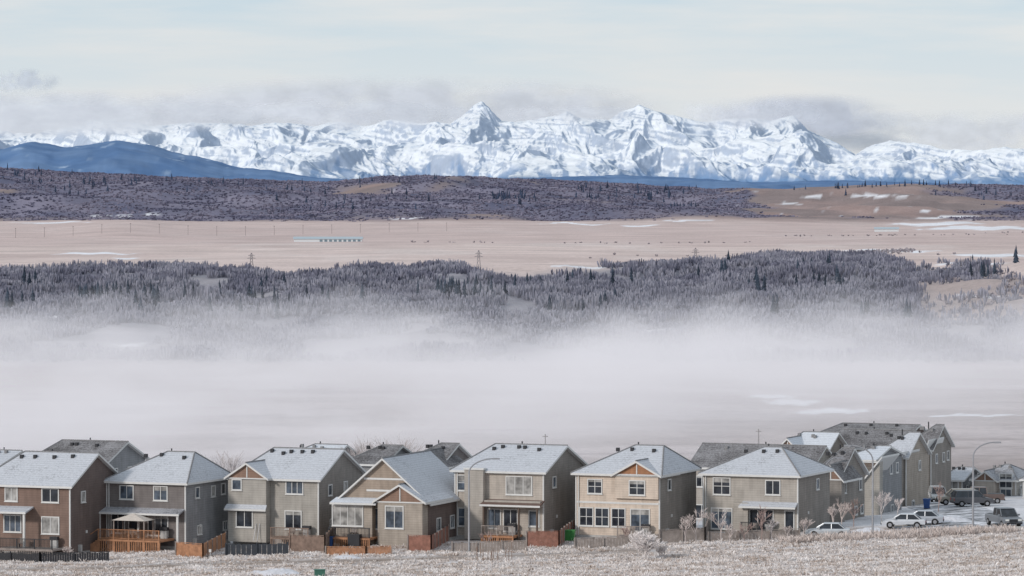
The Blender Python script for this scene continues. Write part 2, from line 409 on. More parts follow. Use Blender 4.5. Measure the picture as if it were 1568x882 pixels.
def cl(p0,p1,y0,y1,n):
    for i in range(n):
        yy=random.uniform(y0,y1); cx.append(float(X(random.gauss((p0+p1)/2,(p1-p0)/4),yy))); cy.append(yy)
cl(95,180,2450,2650,22); cl(180,300,2350,2600,16); cl(300,480,2500,2750,8); cl(380,560,2300,2600,12); cl(640,730,2450,2650,20)
cl(660,820,2400,2700,12); cl(800,1000,2350,2750,16); cl(1040,1120,2800,3000,4); cl(1150,1175,2600,2750,5); cl(1200,1320,2600,3100,14)
cl(1270,1310,2600,2800,6); cl(1320,1330,2300,2350,3); cl(1180,1200,2300,2350,4); cl(1480,1560,2850,3100,8); cl(0,80,2450,2700,8); cl(1385,1395,2300,2350,3)
conifers('distant_conifer_trees',cx,cy,8,13,(.045,.06,.085))
cx=[];cy=[]
cl(930,1060,8600,9300,40); cl(740,830,7900,8300,40); cl(230,400,8800,9300,34); cl(0,300,8500,9300,30); cl(60,200,8300,8900,20); cl(0,60,8900,9300,14)
cl(1000,1090,7900,8500,24); cl(1180,1400,8600,9400,26); cl(850,960,8500,9200,20); cl(380,700,8100,9300,24); cl(1400,1568,8500,9300,26); cl(470,640,7700,8200,14)
conifers('hilltop_conifer_trees',cx,cy,10,17,(.05,.068,.115))

# ------------------------------------------------------------ near grass
n=125000
y=368+rng.rand(n)*79; x=(rng.rand(n)*2-1)*.135*y
d=fbm(x/3,y/2.,3,95)
keep=(rng.rand(n)<sm(-.25,.3,d)*.85+.15)&(y>np.interp(x,[-60,0,30,60],[406,398,384,372]))&~((np.abs(y-(431+.04*x))<2.0)&(x<18)&(rng.rand(n)<.9))&~((np.abs(y-(419+.02*x))<1.0)&(x<5)&(rng.rand(n)<.7))&~((x>39)&(y>441))
x=x[keep];y=y[keep]; P=np.stack([x,y,ground(x,y)-.03],1)
k=np.clip(rng.rand(len(x))*.7+.6*sm(-.3,.3,fbm(x/5,y/2,4,96))-.05,0,1)[:,None]; col=np.array((.38,.30,.25))*(1-k)+np.array((.74,.70,.69))*k
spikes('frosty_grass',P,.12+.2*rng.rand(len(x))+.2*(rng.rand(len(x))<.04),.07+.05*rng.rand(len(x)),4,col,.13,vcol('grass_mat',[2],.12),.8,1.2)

# ------------------------------------------------------------ shared materials
white=plain('white_trim',(.60,.59,.58),.6,.06); dark=plain('dark_metal',(.03,.03,.035),.5,.1)
brown_trim=plain('brown_trim',(.10,.07,.055),.6,.1)
wood_o=plain('orange_wood',(.36,.18,.10),.75,.3,2); wood_r=plain('red_brown_fence',(.25,.12,.09),.8,.3,2)
wood_b=plain('brown_fence',(.22,.155,.125),.85,.3,2); wood_g=plain('weathered_wood',(.28,.24,.22),.9,.25,2)
concrete=plain('concrete',(.42,.41,.40),.9,.12); steel=plain('lamp_steel',(.33,.33,.35),.5,.08,3,.4)
blackwall=plain('black_fabric',(.045,.05,.06),.8,.2)
g1=glass('glass_dark',(.03,.035,.045)); g2=glass('glass_blue',(.08,.10,.13)); g3=glass('glass_curtain',(.30,.29,.28),.25)
roofA=shingle('roof_frosted',(.21,.205,.215),(.56,.57,.61),.95)
roofB=shingle('roof_thin_frost',(.13,.125,.13),(.44,.44,.47),.7)
roofC=shingle('roof_dark_shingle',(.095,.088,.09),(.30,.29,.30),.5)
roofS=shingle('roof_snow',(.33,.33,.36),(.66,.68,.73),1.2)
capm=plain('ridge_shingle',(.22,.215,.22),.9,.3,5)
TH=math.radians(22)

def roof(b,ax,x0,x1,y0,y1,z,rise,rl,rr,o,mat,fas,infill,tag=''):
    """gable/hip roof; ridge runs along axis ax; rl, rr = hip run at each end (0 = gable)"""
    f=(lambda p:p) if ax=='x' else (lambda p:(p[1],p[0],p[2]))
    if ax=='y': x0,x1,y0,y1=y0,y1,x0,x1
    ym=(y0+y1)/2; half=(y1-y0)/2; sl=rise/half; th=.2; zt=z+th; dr=o*sl; rz=zt+rise
    X0,X1,Y0,Y1=x0-o,x1+o,y0-o,y1+o
    L=X0+(rl+o if rl>0 else 0); R=X1-(rr+o if rr>0 else 0)
    T=[(X0,Y0,zt-dr),(X1,Y0,zt-dr),(X1,Y1,zt-dr),(X0,Y1,zt-dr),(L,ym,rz),(R,ym,rz)]
    fs=[(0,1,5,4),(2,3,4,5)]
    if rl>0: fs.append((3,0,4))
    if rr>0: fs.append((1,2,5))
    b.poly('roof'+tag,mat,[f(p) for p in T],fs)
    caps=[(4,5)]+([(0,4),(3,4)] if rl>0 else [])+([(1,5),(2,5)] if rr>0 else [])
    for i,j in caps:
        b.tube('ridge_cap'+tag,capm,[f((T[i][0],T[i][1],T[i][2]+.01)),f((T[j][0],T[j][1],T[j][2]+.01))],.09,5)
    Bt=[(p[0],p[1],p[2]-th-.02) for p in T]
    b.poly('soffit'+tag,fas,[f(p) for p in Bt],fs)
    loop=[0,1]+([5] if rr==0 else [])+[2,3]+([4] if rl==0 else [])
    vs=[];fc=[]
    for i in range(len(loop)):
        a=T[loop[i]]; c=T[loop[(i+1)%len(loop)]]; k=len(vs)
        vs+= [f(a),f(c),f((c[0],c[1],c[2]-th-.02)),f((a[0],a[1],a[2]-th-.02))]; fc.append((k,k+1,k+2,k+3))
    b.poly('fascia'+tag,fas,vs,fc)
    for flag,xe,s in ((rl==0,x0,1),(rr==0,x1,-1)):
        if flag:
            tri=[(xe,y0,z),(xe,y1,z),(xe,ym,z+rise)]; t2=[(p[0]+s*.15,p[1],p[2]) for p in tri]
            b.poly('gable'+tag,infill,[f(p) for p in tri+t2],[(0,1,2),(3,5,4),(0,1,4,3),(1,2,5,4),(2,0,3,5)])
    return rz
def window(b,x,z,w,h,y=0,cols=1,rowsn=1,frame=white,gl=None,side=False,t=.11):
    gl=gl or random.choice([g1,g1,g2,g2,g3])
    def bx(n,m,a0,a1,d,z0,z1):
        if side: b.box(n,m,y,y+d,a0,a1,z0,z1)
        else: b.box(n,m,a0,a1,y-d,y,z0,z1)
    x0,x1,z0,z1=x-w/2,x+w/2,z-h/2,z+h/2
    bx('window_glass_'+gl.name[6:],gl,x0,x1,.02,z0,z1)
    if gl is not g3 and random.random()<.5 and not side: bx('window_blind',g3,x0+.02,x1-.02,.024,z1-(z1-z0)*random.uniform(.15,.45),z1-.01)
    for a,c,e,g in ((x0-t,x0,z0-t,z1+t),(x1,x1+t,z0-t,z1+t),(x0,x1,z1,z1+t),(x0,x1,z0-t,z0)):
        bx('window_trim',frame,a,c,.09,e,g)
    bx('window_trim',frame,x0-t-.05,x1+t+.05,.13,z0-t-.07,z0-t)
    for i in range(1,cols):
        xx=x0+(x1-x0)*i/cols; bx('window_trim',frame,xx-.035,xx+.035,.05,z0,z1)
    for i in range(1,rowsn):
        zz=z0+(z1-z0)*i/rowsn; bx('window_trim',frame,x0,x1,.045,zz-.03,zz+.03)

class House:
    def __init__(s,lpx,cpx,by,Y,wall,name,D=11,th=TH,roofm=None,fas=None,sidewall=None):
        s.Y=Y;s.c=cpx;s.by=by;s.th=th;s.k=Y/F;s.name=name;s.D=D
        s.W=(cpx-lpx)*s.k/math.cos(th); s.wall=wall; s.b=B(); s.roofm=roofm or roofA; s.fas=fas or white; s.sw=sidewall or wall
    def u(s,px): return (px-s.c)*s.k/math.cos(s.th)
    def z(s,py): return (s.by-py)*s.k
    def body(s,eave_y,ridge_y,ax='x',rl=0,rr=0,o=.45,tag='',vents=3):
        ez=s.z(eave_y)+.15; s.ez=ez
        b=s.b; W=s.W;D=s.D
        b.box('walls',s.wall,-W,0,0,D,.35,ez)
        b.box('foundation',concrete,-W+.03,-.03,.03,D-.03,-2.5,.35)
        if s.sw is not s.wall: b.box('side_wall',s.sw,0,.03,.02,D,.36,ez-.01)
        dm=D/2 if ax=='x' else 0
        rise=s.z(ridge_y)-ez-.2-dm*.06
        s.rise=rise
        s.rz=roof(b,ax,-W,0,0,D,ez,rise,rl,rr,o,s.roofm,s.fas,s.wall if s.sw is s.wall else s.sw,tag)
        for xx in (-W,0): b.box('corner_trim',s.fas,xx-.07,xx+.07,-.05,.08,.35,ez-.05)
        b.box('downspout',s.fas,-W+.25,-W+.35,-.14,-.055,.3,ez-.15)
        if ax=='x':
            sl=rise/(D/2)
            for i in range(vents):
                xv=-W*(.18+.64*(i+random.uniform(.1,.9))/vents); yv=D/2-random.uniform(.8,1.4); zv=ez+.2+yv*sl
                b.box('roof_vent',random.choice([dark,capm]),xv-.16,xv+.16,yv-.2,yv+.2,zv-.1,zv+.3)
            b.tube('chimney_pipe',dark,[(-W*.5,D/2+.6,s.rz-.6),(-W*.5,D/2+.6,s.rz+.3)],.08)
        b.box('side_vent',white,.032,.12,D*.3,D*.3+.3,2.2,2.5); b.box('gas_meter',concrete,.032,.35,D*.15,D*.15+.4,.4,1.1)
        for d in (D*.25,D*.6,D*.82):
            if random.random()<.75: window(b,d,random.choice([ez-1.3,ez-1.2]),.8,1.0,.032,1,1,side=True)
            if random.random()<.5: window(b,d+.5,1.9,.9,.8,.032,2,1,side=True)
    def win(s,px,py,w,h,cols=1,rowsn=1,y=0,**k): window(s.b,s.u(px),s.z(py),w*s.k/math.cos(s.th),h*s.k,y,cols,rowsn,**k)
    def bump(s,p0,p1,ytop,prot,mat=None,ybot=None):
        s.b.box('bay',mat or s.wall,s.u(p0),s.u(p1),-prot,-.01,.0 if ybot is None else s.z(ybot),s.z(ytop))
    def gable(s,p0,p1,ye,yp,prot,back,infill,roofm=None,rl=0,tag='_front'):
        roof(s.b,'y',s.u(p0),s.u(p1),-prot,back,s.z(ye),s.z(yp)-s.z(ye)-.15,0,0,.35,roofm or s.roofm,s.fas,infill,tag)
        m=(s.u(p0)+s.u(p1))/2; h=s.z(yp)-s.z(ye)-.15
        s.b.box('gable_post',s.fas,m-.06,m+.06,-prot-.06,-prot,s.z(ye)+.02,s.z(ye)+h*.9)
        s.b.box('gable_beam',s.fas,s.u(p0)+.0,s.u(p1),-prot-.1,-prot-.003,s.z(ye)-.14,s.z(ye)+.0)
    def awning(s,p0,p1,yt,prot=.8,mat=None,y0=0):
        b=s.b;x0,x1=s.u(p0),s.u(p1);z=s.z(yt)
        b.poly('awning',mat or s.roofm,[(x0,y0,z),(x1,y0,z),(x1+.1,y0-prot,z-.45),(x0-.1,y0-prot,z-.45),(x0,y0,z-.15),(x1,y0,z-.15),(x1+.1,y0-prot,z-.62),(x0-.1,y0-prot,z-.62)],
          [(0,1,2,3),(7,6,5,4),(3,2,6,7),(0,3,7,4),(1,2,6,5)])
        b.box('awning_fascia',s.fas,x0-.1,x1+.1,y0-prot-.03,y0-prot-.005,z-.66,z-.46)
    def deck(s,p0,p1,ztop,prot,mat=wood_o,rail=dark,y0=0,pick=.16):
        b=s.b;x0,x1=s.u(p0),s.u(p1)
        b.box('deck_floor',mat,x0,x1,y0-prot,y0-.02,ztop-.2,ztop)
        n=max(2,int((x1-x0)/1.6))
        for i in range(n+1):
            xx=x0+.08+(x1-x0-.16)*i/n; b.box('deck_post',mat,xx-.07,xx+.07,y0-prot+.02,y0-prot+.16,-2,ztop-.2)
            b.box('rail_post',rail,xx-.05,xx+.05,y0-prot+.03,y0-prot+.13,ztop,ztop+1.0)
        b.box('rail',rail,x0,x1,y0-prot+.03,y0-prot+.13,ztop+1.0,ztop+1.07)
        b.box('rail',rail,x0,x1,y0-prot+.05,y0-prot+.11,ztop+.1,ztop+.15)
        xx=x0+.1
        while xx<x1: b.box('balusters',rail,xx-.018,xx+.018,y0-prot+.06,y0-prot+.1,ztop+.15,ztop+1.0); xx+=pick
        xx=x0+.2
        while xx<x1: b.box('deck_skirt',mat,xx,xx+.1,y0-prot+.04,y0-prot+.07,-1.2,ztop-.22); xx+=.22
        cxp=x0+(x1-x0)*random.uniform(.25,.5)
        b.box('chair_seat',wood_g,cxp-.3,cxp+.3,y0-1.6,y0-1.1,ztop+.42,ztop+.48); b.box('chair_back',wood_g,cxp-.3,cxp+.3,y0-1.1,y0-1.04,ztop+.48,ztop+1.0)
        for sx in (-.26,.26): b.box('chair_leg',wood_g,cxp+sx-.03,cxp+sx+.03,y0-1.55,y0-1.15,ztop,ztop+.42)
        gx=x1-.9; b.box('grill_lid',dark,gx-.45,gx+.45,y0-.9,y0-.4,ztop+.85,ztop+1.2); b.box('grill_cart',concrete,gx-.35,gx+.35,y0-.85,y0-.45,ztop,ztop+.85)
    def stairs(s,px,ztop,prot,mat=wood_o,dirx=-1,y0=0):
        x=s.u(px)
        for i in range(6):
            s.b.box('stairs',mat,x+dirx*i*.28,x+dirx*(i+1)*.28,y0-prot,y0-prot+1.1,-1,ztop-.18*(i+1))
        s.b.tube('stair_rail',mat,[(x,y0-prot,ztop+1.0),(x+dirx*1.7,y0-prot,ztop-.1)],.05)
    def done(s):
        zb=CZ-(s.by-290)*s.k
        return s.b.finish(s.name,(X(s.c,s.Y),s.Y,zb),-s.th)

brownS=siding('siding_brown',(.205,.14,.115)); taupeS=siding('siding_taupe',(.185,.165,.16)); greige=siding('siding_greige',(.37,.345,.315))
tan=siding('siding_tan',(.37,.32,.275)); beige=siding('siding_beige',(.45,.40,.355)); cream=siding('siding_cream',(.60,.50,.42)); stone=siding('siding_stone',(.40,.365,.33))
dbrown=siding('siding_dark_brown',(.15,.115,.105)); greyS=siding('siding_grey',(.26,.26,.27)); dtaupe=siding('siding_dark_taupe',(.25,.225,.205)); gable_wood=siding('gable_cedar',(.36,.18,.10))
gable_brown=siding('gable_brown',(.26,.17,.13))

# H1
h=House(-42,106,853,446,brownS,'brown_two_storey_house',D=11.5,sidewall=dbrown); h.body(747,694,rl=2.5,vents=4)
for p in ((12,760,18,19),(75,760,25,19)): h.win(*p,cols=2)
h.win(14,805,26,24,cols=3); h.win(75,806,26,24,cols=2)
h.win(-25,806,22,24,cols=2); h.awning(-10,48,778,2.0,roofA); h.deck(12,98,.9,2.8,wood_g,dark); h.stairs(12,.9,2.8,wood_g)
h.b.box('balcony_post',white,h.u(44),h.u(47),-1.9,-1.7,0,h.z(785)); h.done()
# H2
h=House(158,283,843,450,taupeS,'taupe_two_storey_house',D=11,sidewall=greyS); h.body(742,693,rl=4.5,rr=1.6)
h.win(190,757,20,19,cols=2); h.win(244,757,20,20,cols=2); h.win(176,804,20,30,cols=2); h.win(201,804,14,30); h.win(240,806,30,30,cols=3)
h.awning(153,282,780,1.6,roofB)
for p in (156,218,280): h.b.box('porch_post',white,h.u(p)-.1,h.u(p)+.1,-1.5,-1.3,.3,h.z(789))
h.deck(168,266,1.2,3.6,wood_o,wood_o); h.stairs(168,1.2,3.6,wood_o)
b=h.b; xa,xb=h.u(192),h.u(240)
for xx in (xa,xb):
    for yy in (-3.3,-1.2): b.box('canopy_post',wood_g,xx-.06,xx+.06,yy-.06,yy+.06,1.2,3.2)
b.poly('canopy_top',plain('canvas',(.55,.49,.44)),[(xa-.2,-3.5,3.2),(xb+.2,-3.5,3.2),(xb+.2,-1,3.2),(xa-.2,-1,3.2),((xa+xb)/2,-2.25,3.9)],[(0,1,4),(1,2,4),(2,3,4),(3,0,4)])
b.box('patio_table',wood_g,(xa+xb)/2-.6,(xa+xb)/2+.6,-2.8,-1.7,1.9,1.97)
h.done()
# H3
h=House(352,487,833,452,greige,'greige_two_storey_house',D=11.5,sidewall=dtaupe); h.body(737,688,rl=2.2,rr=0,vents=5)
h.bump(352,412,737,1.1); h.gable(352,412,734,711,1.1,4,gable_brown)
h.win(366,745,13,14,y=-1.1); h.win(450,748,25,18,cols=3); h.win(378,797,24,24,cols=2,y=-1.1); h.win(448,798,24,26,cols=2)
h.awning(350,413,775,.5,roofA,y0=-1.1); h.deck(425,485,.7,2.2,wood_b,wood_b)
h.b.tube('ladder',steel,[(h.u(395),-1.6,.2),(h.u(397),-1.15,2.0)],.04); h.b.tube('ladder',steel,[(h.u(401),-1.6,.2),(h.u(402),-1.15,2.0)],.04)
h.done()
# H4 bungalow with front gables
h=House(518,655,836,446,tan,'tan_gabled_bungalow',D=13,sidewall=dbrown,th=math.radians(20))
b=h.b; ez=h.z(770)+.1
b.box('walls',tan,-h.W,0,0,13,.35,ez); b.box('foundation',concrete,-h.W+.03,-.03,.03,12.9,-2.5,.35); b.box('side_wall',h.sw,0,.03,.02,13,.36,ez-.01)
roof(b,'y',-h.W,0,0,13,ez,h.z(703)-ez-.2,0,0,.5,roofA,white,siding('gable_tan',(.33,.265,.215)),'')
h.bump(586,655,770,1.6); h.gable(584,657,768,742,1.6,6,gable_brown)
h.bump(518,574,772,1.0); h.awning(513,582,765,1.7,roofS)
h.win(536,792,46,30,cols=4,y=-1.0); h.win(575,797,10,30); h.win(612,792,26,32,cols=2,y=-1.6); h.b.box('belt_trim',white,h.u(560),h.u(618),-.06,-.002,h.z(755),h.z(752))
h.b.box('gable_belt',white,h.u(556),h.u(622),-.07,-.003,h.z(737),h.z(734))
for d in (3,7,10): window(b,d,2.0,1.0,1.2,.032,2,1,side=True)
h.b.box('patio_box',dark,h.u(548),h.u(566),-3.2,-2.4,0,1.2)
h.deck(515,580,.8,2.8,wood_o,dark); h.done()
# H5
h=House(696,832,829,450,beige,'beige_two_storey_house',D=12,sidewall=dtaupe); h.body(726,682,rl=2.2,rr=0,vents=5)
h.bump(715,744,722,.8,stone); h.b.box('bay_cap',white,h.u(714),h.u(745),-.9,-.02,h.z(722)+.01,h.z(722)+.2)
h.win(706,743,10,22,rowsn=2); h.win(795,745,38,26,cols=3,gl=g3); h.win(708,796,12,26,rowsn=2); h.win(757,797,18,28,cols=2); h.win(782,799,20,32,cols=2,gl=g1); h.win(818,795,14,22)
h.bump(746,832,768,.9,stone,ybot=776); h.awning(744,834,767,1.6,plain('brown_awning',(.14,.09,.075)))
for p in (748,802,830): h.b.box('porch_post',brown_trim,h.u(p)-.09,h.u(p)+.09,-1.5,-1.32,0,h.z(777))
h.deck(750,800,.6,2.6,wood_o,wood_g); h.done()
# H6
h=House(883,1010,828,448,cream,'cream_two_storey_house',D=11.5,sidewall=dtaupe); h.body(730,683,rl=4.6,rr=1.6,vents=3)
h.gable(944,1011,729,707,.35,5,gable_wood); h.b.box('bay',cream,h.u(944),h.u(1010)-.02,-.35,-.01,h.z(765),h.z(729))
h.win(912,748,20,20,cols=2,rowsn=2,gl=g1); h.win(978,748,22,20,cols=2,rowsn=2,gl=g1,y=-.35)
for p in (899,923,948): h.win(p,795,19,26,cols=2,rowsn=2,gl=g1)
h.win(981,798,27,32,cols=2,gl=g2); h.b.box('belt_trim',white,-h.W,0,-.05,-.002,h.z(774),h.z(771))
h.deck(955,1005,.5,2.0,wood_g,wood_g); h.done()
# H7
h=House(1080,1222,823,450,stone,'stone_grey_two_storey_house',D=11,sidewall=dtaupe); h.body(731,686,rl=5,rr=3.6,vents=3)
h.win(1108,748,24,24,cols=2,rowsn=2,gl=g1); h.win(1185,748,20,20,cols=2,gl=g1); h.win(1108,798,30,30,cols=3); h.win(1168,799,34,32,cols=3,gl=g1); h.win(1210,798,12,28)
h.awning(1140,1222,770,1.2,roofA); h.b.box('bay',stone,h.u(1128),h.u(1150),-.6,-.01,.3,h.z(772)); h.deck(1145,1195,.5,2,wood_g,dark); h.done()

def backhouse(l,c,by,Y,ey,ry,wall,rm,name,D=10,rl=0,rr=0,th=TH,wins=True,gab=None,sw=None):
    h=House(l,c,by,Y,wall,name,D=D,roofm=rm,th=th,sidewall=sw); h.body(ey,ry,rl=rl,rr=rr,vents=3)
    if wins:
        for p in np.linspace(l+16,c-14,max(2,int((c-l)/38))):
            h.win(p,ey+20,15,15,cols=2); h.win(p,by-26,17,20,cols=2)
    if gab:
        p0,p1,yp=gab; h.gable(p0,p1,ey-2,yp,1.2,5,gable_brown); h.bump(p0,p1,ey-2,1.2)
    h.done(); return h
backhouse(40,160,835,486,712,676,greige,roofC,'dark_roofed_house',rl=1.5,sw=greyS)
backhouse(-60,-4,835,492,716,690,greyS,roofA,'grey_neighbour_house')
backhouse(527,585,820,486,714,682,greyS,roofC,'charcoal_roofed_house',rl=2.5)
backhouse(612,672,820,486,716,679,taupeS,roofC,'charcoal_roofed_house',rl=3,gab=(632,684,690))
backhouse(418,500,820,500,712,681,greyS,roofS,'snowy_roofed_house',rl=3)
backhouse(1062,1240,815,482,722,683,stone,roofC,'long_dark_roofed_house',rl=0,rr=0,sw=greige)
backhouse(1190,1262,800,530,700,662,dtaupe,roofS,'brown_street_house',rl=2,gab=(1190,1235,672))
backhouse(1255,1388,795,556,672,650,dbrown,roofC,'long_brown_roofed_house',rl=2)
backhouse(1262,1380,795,536,690,659,greige,roofC,'brown_roofed_house',rl=1,sw=greige)
backhouse(1245,1283,815,468,735,686,dtaupe,roofC,'narrow_brown_house',D=10,rl=2,gab=(1262,1294,712))
backhouse(1292,1338,812,484,708,683,greige,roofS,'grey_street_house',D=11,rl=2.5,gab=(1304,1352,735),sw=greyS)
backhouse(1340,1388,800,506,702,662,dtaupe,roofA,'beige_street_house',D=9,rl=3,gab=(1344,1385,728),sw=tan)
backhouse(1385,1426,790,532,690,650,tan,roofC,'tan_street_house',D=9,rl=3,gab=(1390,1424,742),sw=dtaupe)
backhouse(1443,1474,771,548,738,716,tan,roofA,'small_tan_bungalow',D=9,rl=1,sw=greyS)
backhouse(1494,1556,763,545,738,712,beige,roofB,'beige_bungalow',D=9,rl=3,rr=2,gab=(1500,1530,722),sw=greige)
backhouse(1572,1650,775,530,738,705,dtaupe,roofB,'dark_taupe_bungalow',D=9,rl=3)

# ------------------------------------------------------------ fences
def fence(name,pts,h,mat,post=True,board=.14):
    b=B()
    for (p0,y0),(p1,y1) in zip(pts[:-1],pts[1:]):
        x0,x1=X(p0,y0),X(p1,y1); L=math.hypot(x1-x0,y1-y0); n=max(1,int(L/board)); dx,dy=(x1-x0)/n,(y1-y0)/n
        tx=x0+dx*np.arange(n); ty=y0+dy*np.arange(n); tz=ground(tx,ty)
        for i in range(n):
            a=(tx[i],ty[i]); c=(a[0]+dx*.92,a[1]+dy*.92); z=float(tz[i]); hh=h+random.uniform(-.05,.05)
            t=.03; nx,ny=-dy/board*t,dx/board*t
            vs=[(a[0],a[1],z-.1),(c[0],c[1],z-.1),(c[0]+nx,c[1]+ny,z-.1),(a[0]+nx,a[1]+ny,z-.1)]; vs+=[(q[0],q[1],z+hh) for q in vs]
            b.poly('boards',mat,vs,[(0,1,5,4),(1,2,6,5),(2,3,7,6),(3,0,4,7),(4,5,6,7)])
        m=max(1,int(L/2.4))
        for i in range(m+1):
            a=(x0+(x1-x0)*i/m,y0+(y1-y0)*i/m); z=float(ground(*a))
            b.box('posts',wood_g if mat in (wood_o,wood_r) else mat,a[0]-.07,a[0]+.07,a[1]-.14,a[1]-.04,z-.2,z+h+.15)
        if post:
            za=float(ground(x0,y0))+h; zb=float(ground(x1,y1))+h
            b.poly('cap_rail',mat,[(x0,y0-.07,za+.04),(x1,y1-.07,zb+.04),(x1,y1+.07,zb+.04),(x0,y0+.07,za+.04),(x0,y0-.07,za+.09),(x1,y1-.07,zb+.09),(x1,y1+.07,zb+.09),(x0,y0+.07,za+.09)],[(0,1,5,4),(4,5,6,7),(2,3,7,6),(0,1,2,3)])
    b.finish(name,(0,0,0))
fence('red_wood_fence',[(624,440),(660,438.5),(692,454)],1.6,wood_r)
fence('red_wood_fence',[(806,441),(856,440),(880,455)],1.6,wood_r)
fence('brown_wood_fence',[(443,443),(497,441),(512,455)],1.7,wood_b)
fence('orange_wood_fence',[(498,438),(560,437),(600,437)],.8,wood_o)
fence('orange_wood_fence',[(268,441),(310,438),(345,452)],1.4,wood_o)
fence('black_mesh_barrier',[(345,440),(440,439.5)],1.2,blackwall,False,.5)
fence('dark_picket_fence',[(-30,440),(60,437),(165,437)],.9,dark,True,.25)
fence('grey_wood_fence',[(1010,441),(1080,442),(1085,455)],1.3,wood_g)
fence('grey_picket_fence',[(692,437),(806,437)],1.0,wood_g,True,.3)
fence('grey_picket_fence',[(880,438),(1010,439)],1.0,wood_g,True,.3)
fence('grey_picket_fence',[(1085,441),(1225,442)],.9,wood_g,True,.35)
def bin_(px,Y,col,name):
    b=B(); m=plain(name+'_plastic',col,.5); x=X(px,Y); z=float(ground(x,Y))
    b.poly('bin_body',m,[(-.3,-.35,.1),(.3,-.35,.1),(.3,.35,.1),(-.3,.35,.1),(-.38,-.42,1.1),(.38,-.42,1.1),(.38,.42,1.1),(-.38,.42,1.1)],[(0,1,5,4),(1,2,6,5),(2,3,7,6),(3,0,4,7),(4,5,6,7),(0,1,2,3)])
    b.box('bin_lid',m,-.42,.42,-.46,.46,1.103,1.2); b.tube('bin_wheel',dark,[(-.36,.3,.12),(.36,.3,.12)],.12,8); b.finish(name,(x,Y,z),-.2)
bin_(868,446,(.05,.22,.06),'green_wheelie_bin'); bin_(875,446,(.05,.22,.06),'green_wheelie_bin'); bin_(1420,492,(.04,.09,.25),'blue_wheelie_bin'); bin_(505,447,(.05,.12,.28),'blue_wheelie_bin')

# ------------------------------------------------------------ road
def sheet(name,xs,ys,off,mat):
    XX,YY=np.meshgrid(xs,ys); ZZ=ground(XX,YY)+off
    return mesh_np(name,np.stack([XX.ravel(),YY.ravel(),ZZ.ravel()],1),grid_faces(*XX.shape),mat,None,True)
m,nt,b_=newmat('snowy_asphalt'); n1=noise(nt,.5,6,.7)
r=ramp(nt,n1.outputs[0],[(.38,(.10,.10,.11)),(.50,(.36,.36,.38)),(.6,(.72,.72,.76))]); nt.links.new(r.outputs[0],b_.inputs['Base Color']); roadm=m
sheet('road',np.linspace(40,95,160),np.linspace(443.5,451.5,40),.05,roadm)
sheet('side_street',np.linspace(46.5,54,30),np.linspace(451.6,570,300),.05,roadm)
for nm,a,bq in (('kerb',443.2,443.45),('kerb',451.6,451.85)):
    b=B()
    for xx in np.arange(40,95,.5):
        if 46.5<=xx<54 and a>450: continue
        z=float(ground(xx,a)); b.box('kerb',concrete,xx,xx+.5,a,bq,z-.1,z+.17)
    b.finish(nm,(0,0,0),single=True)

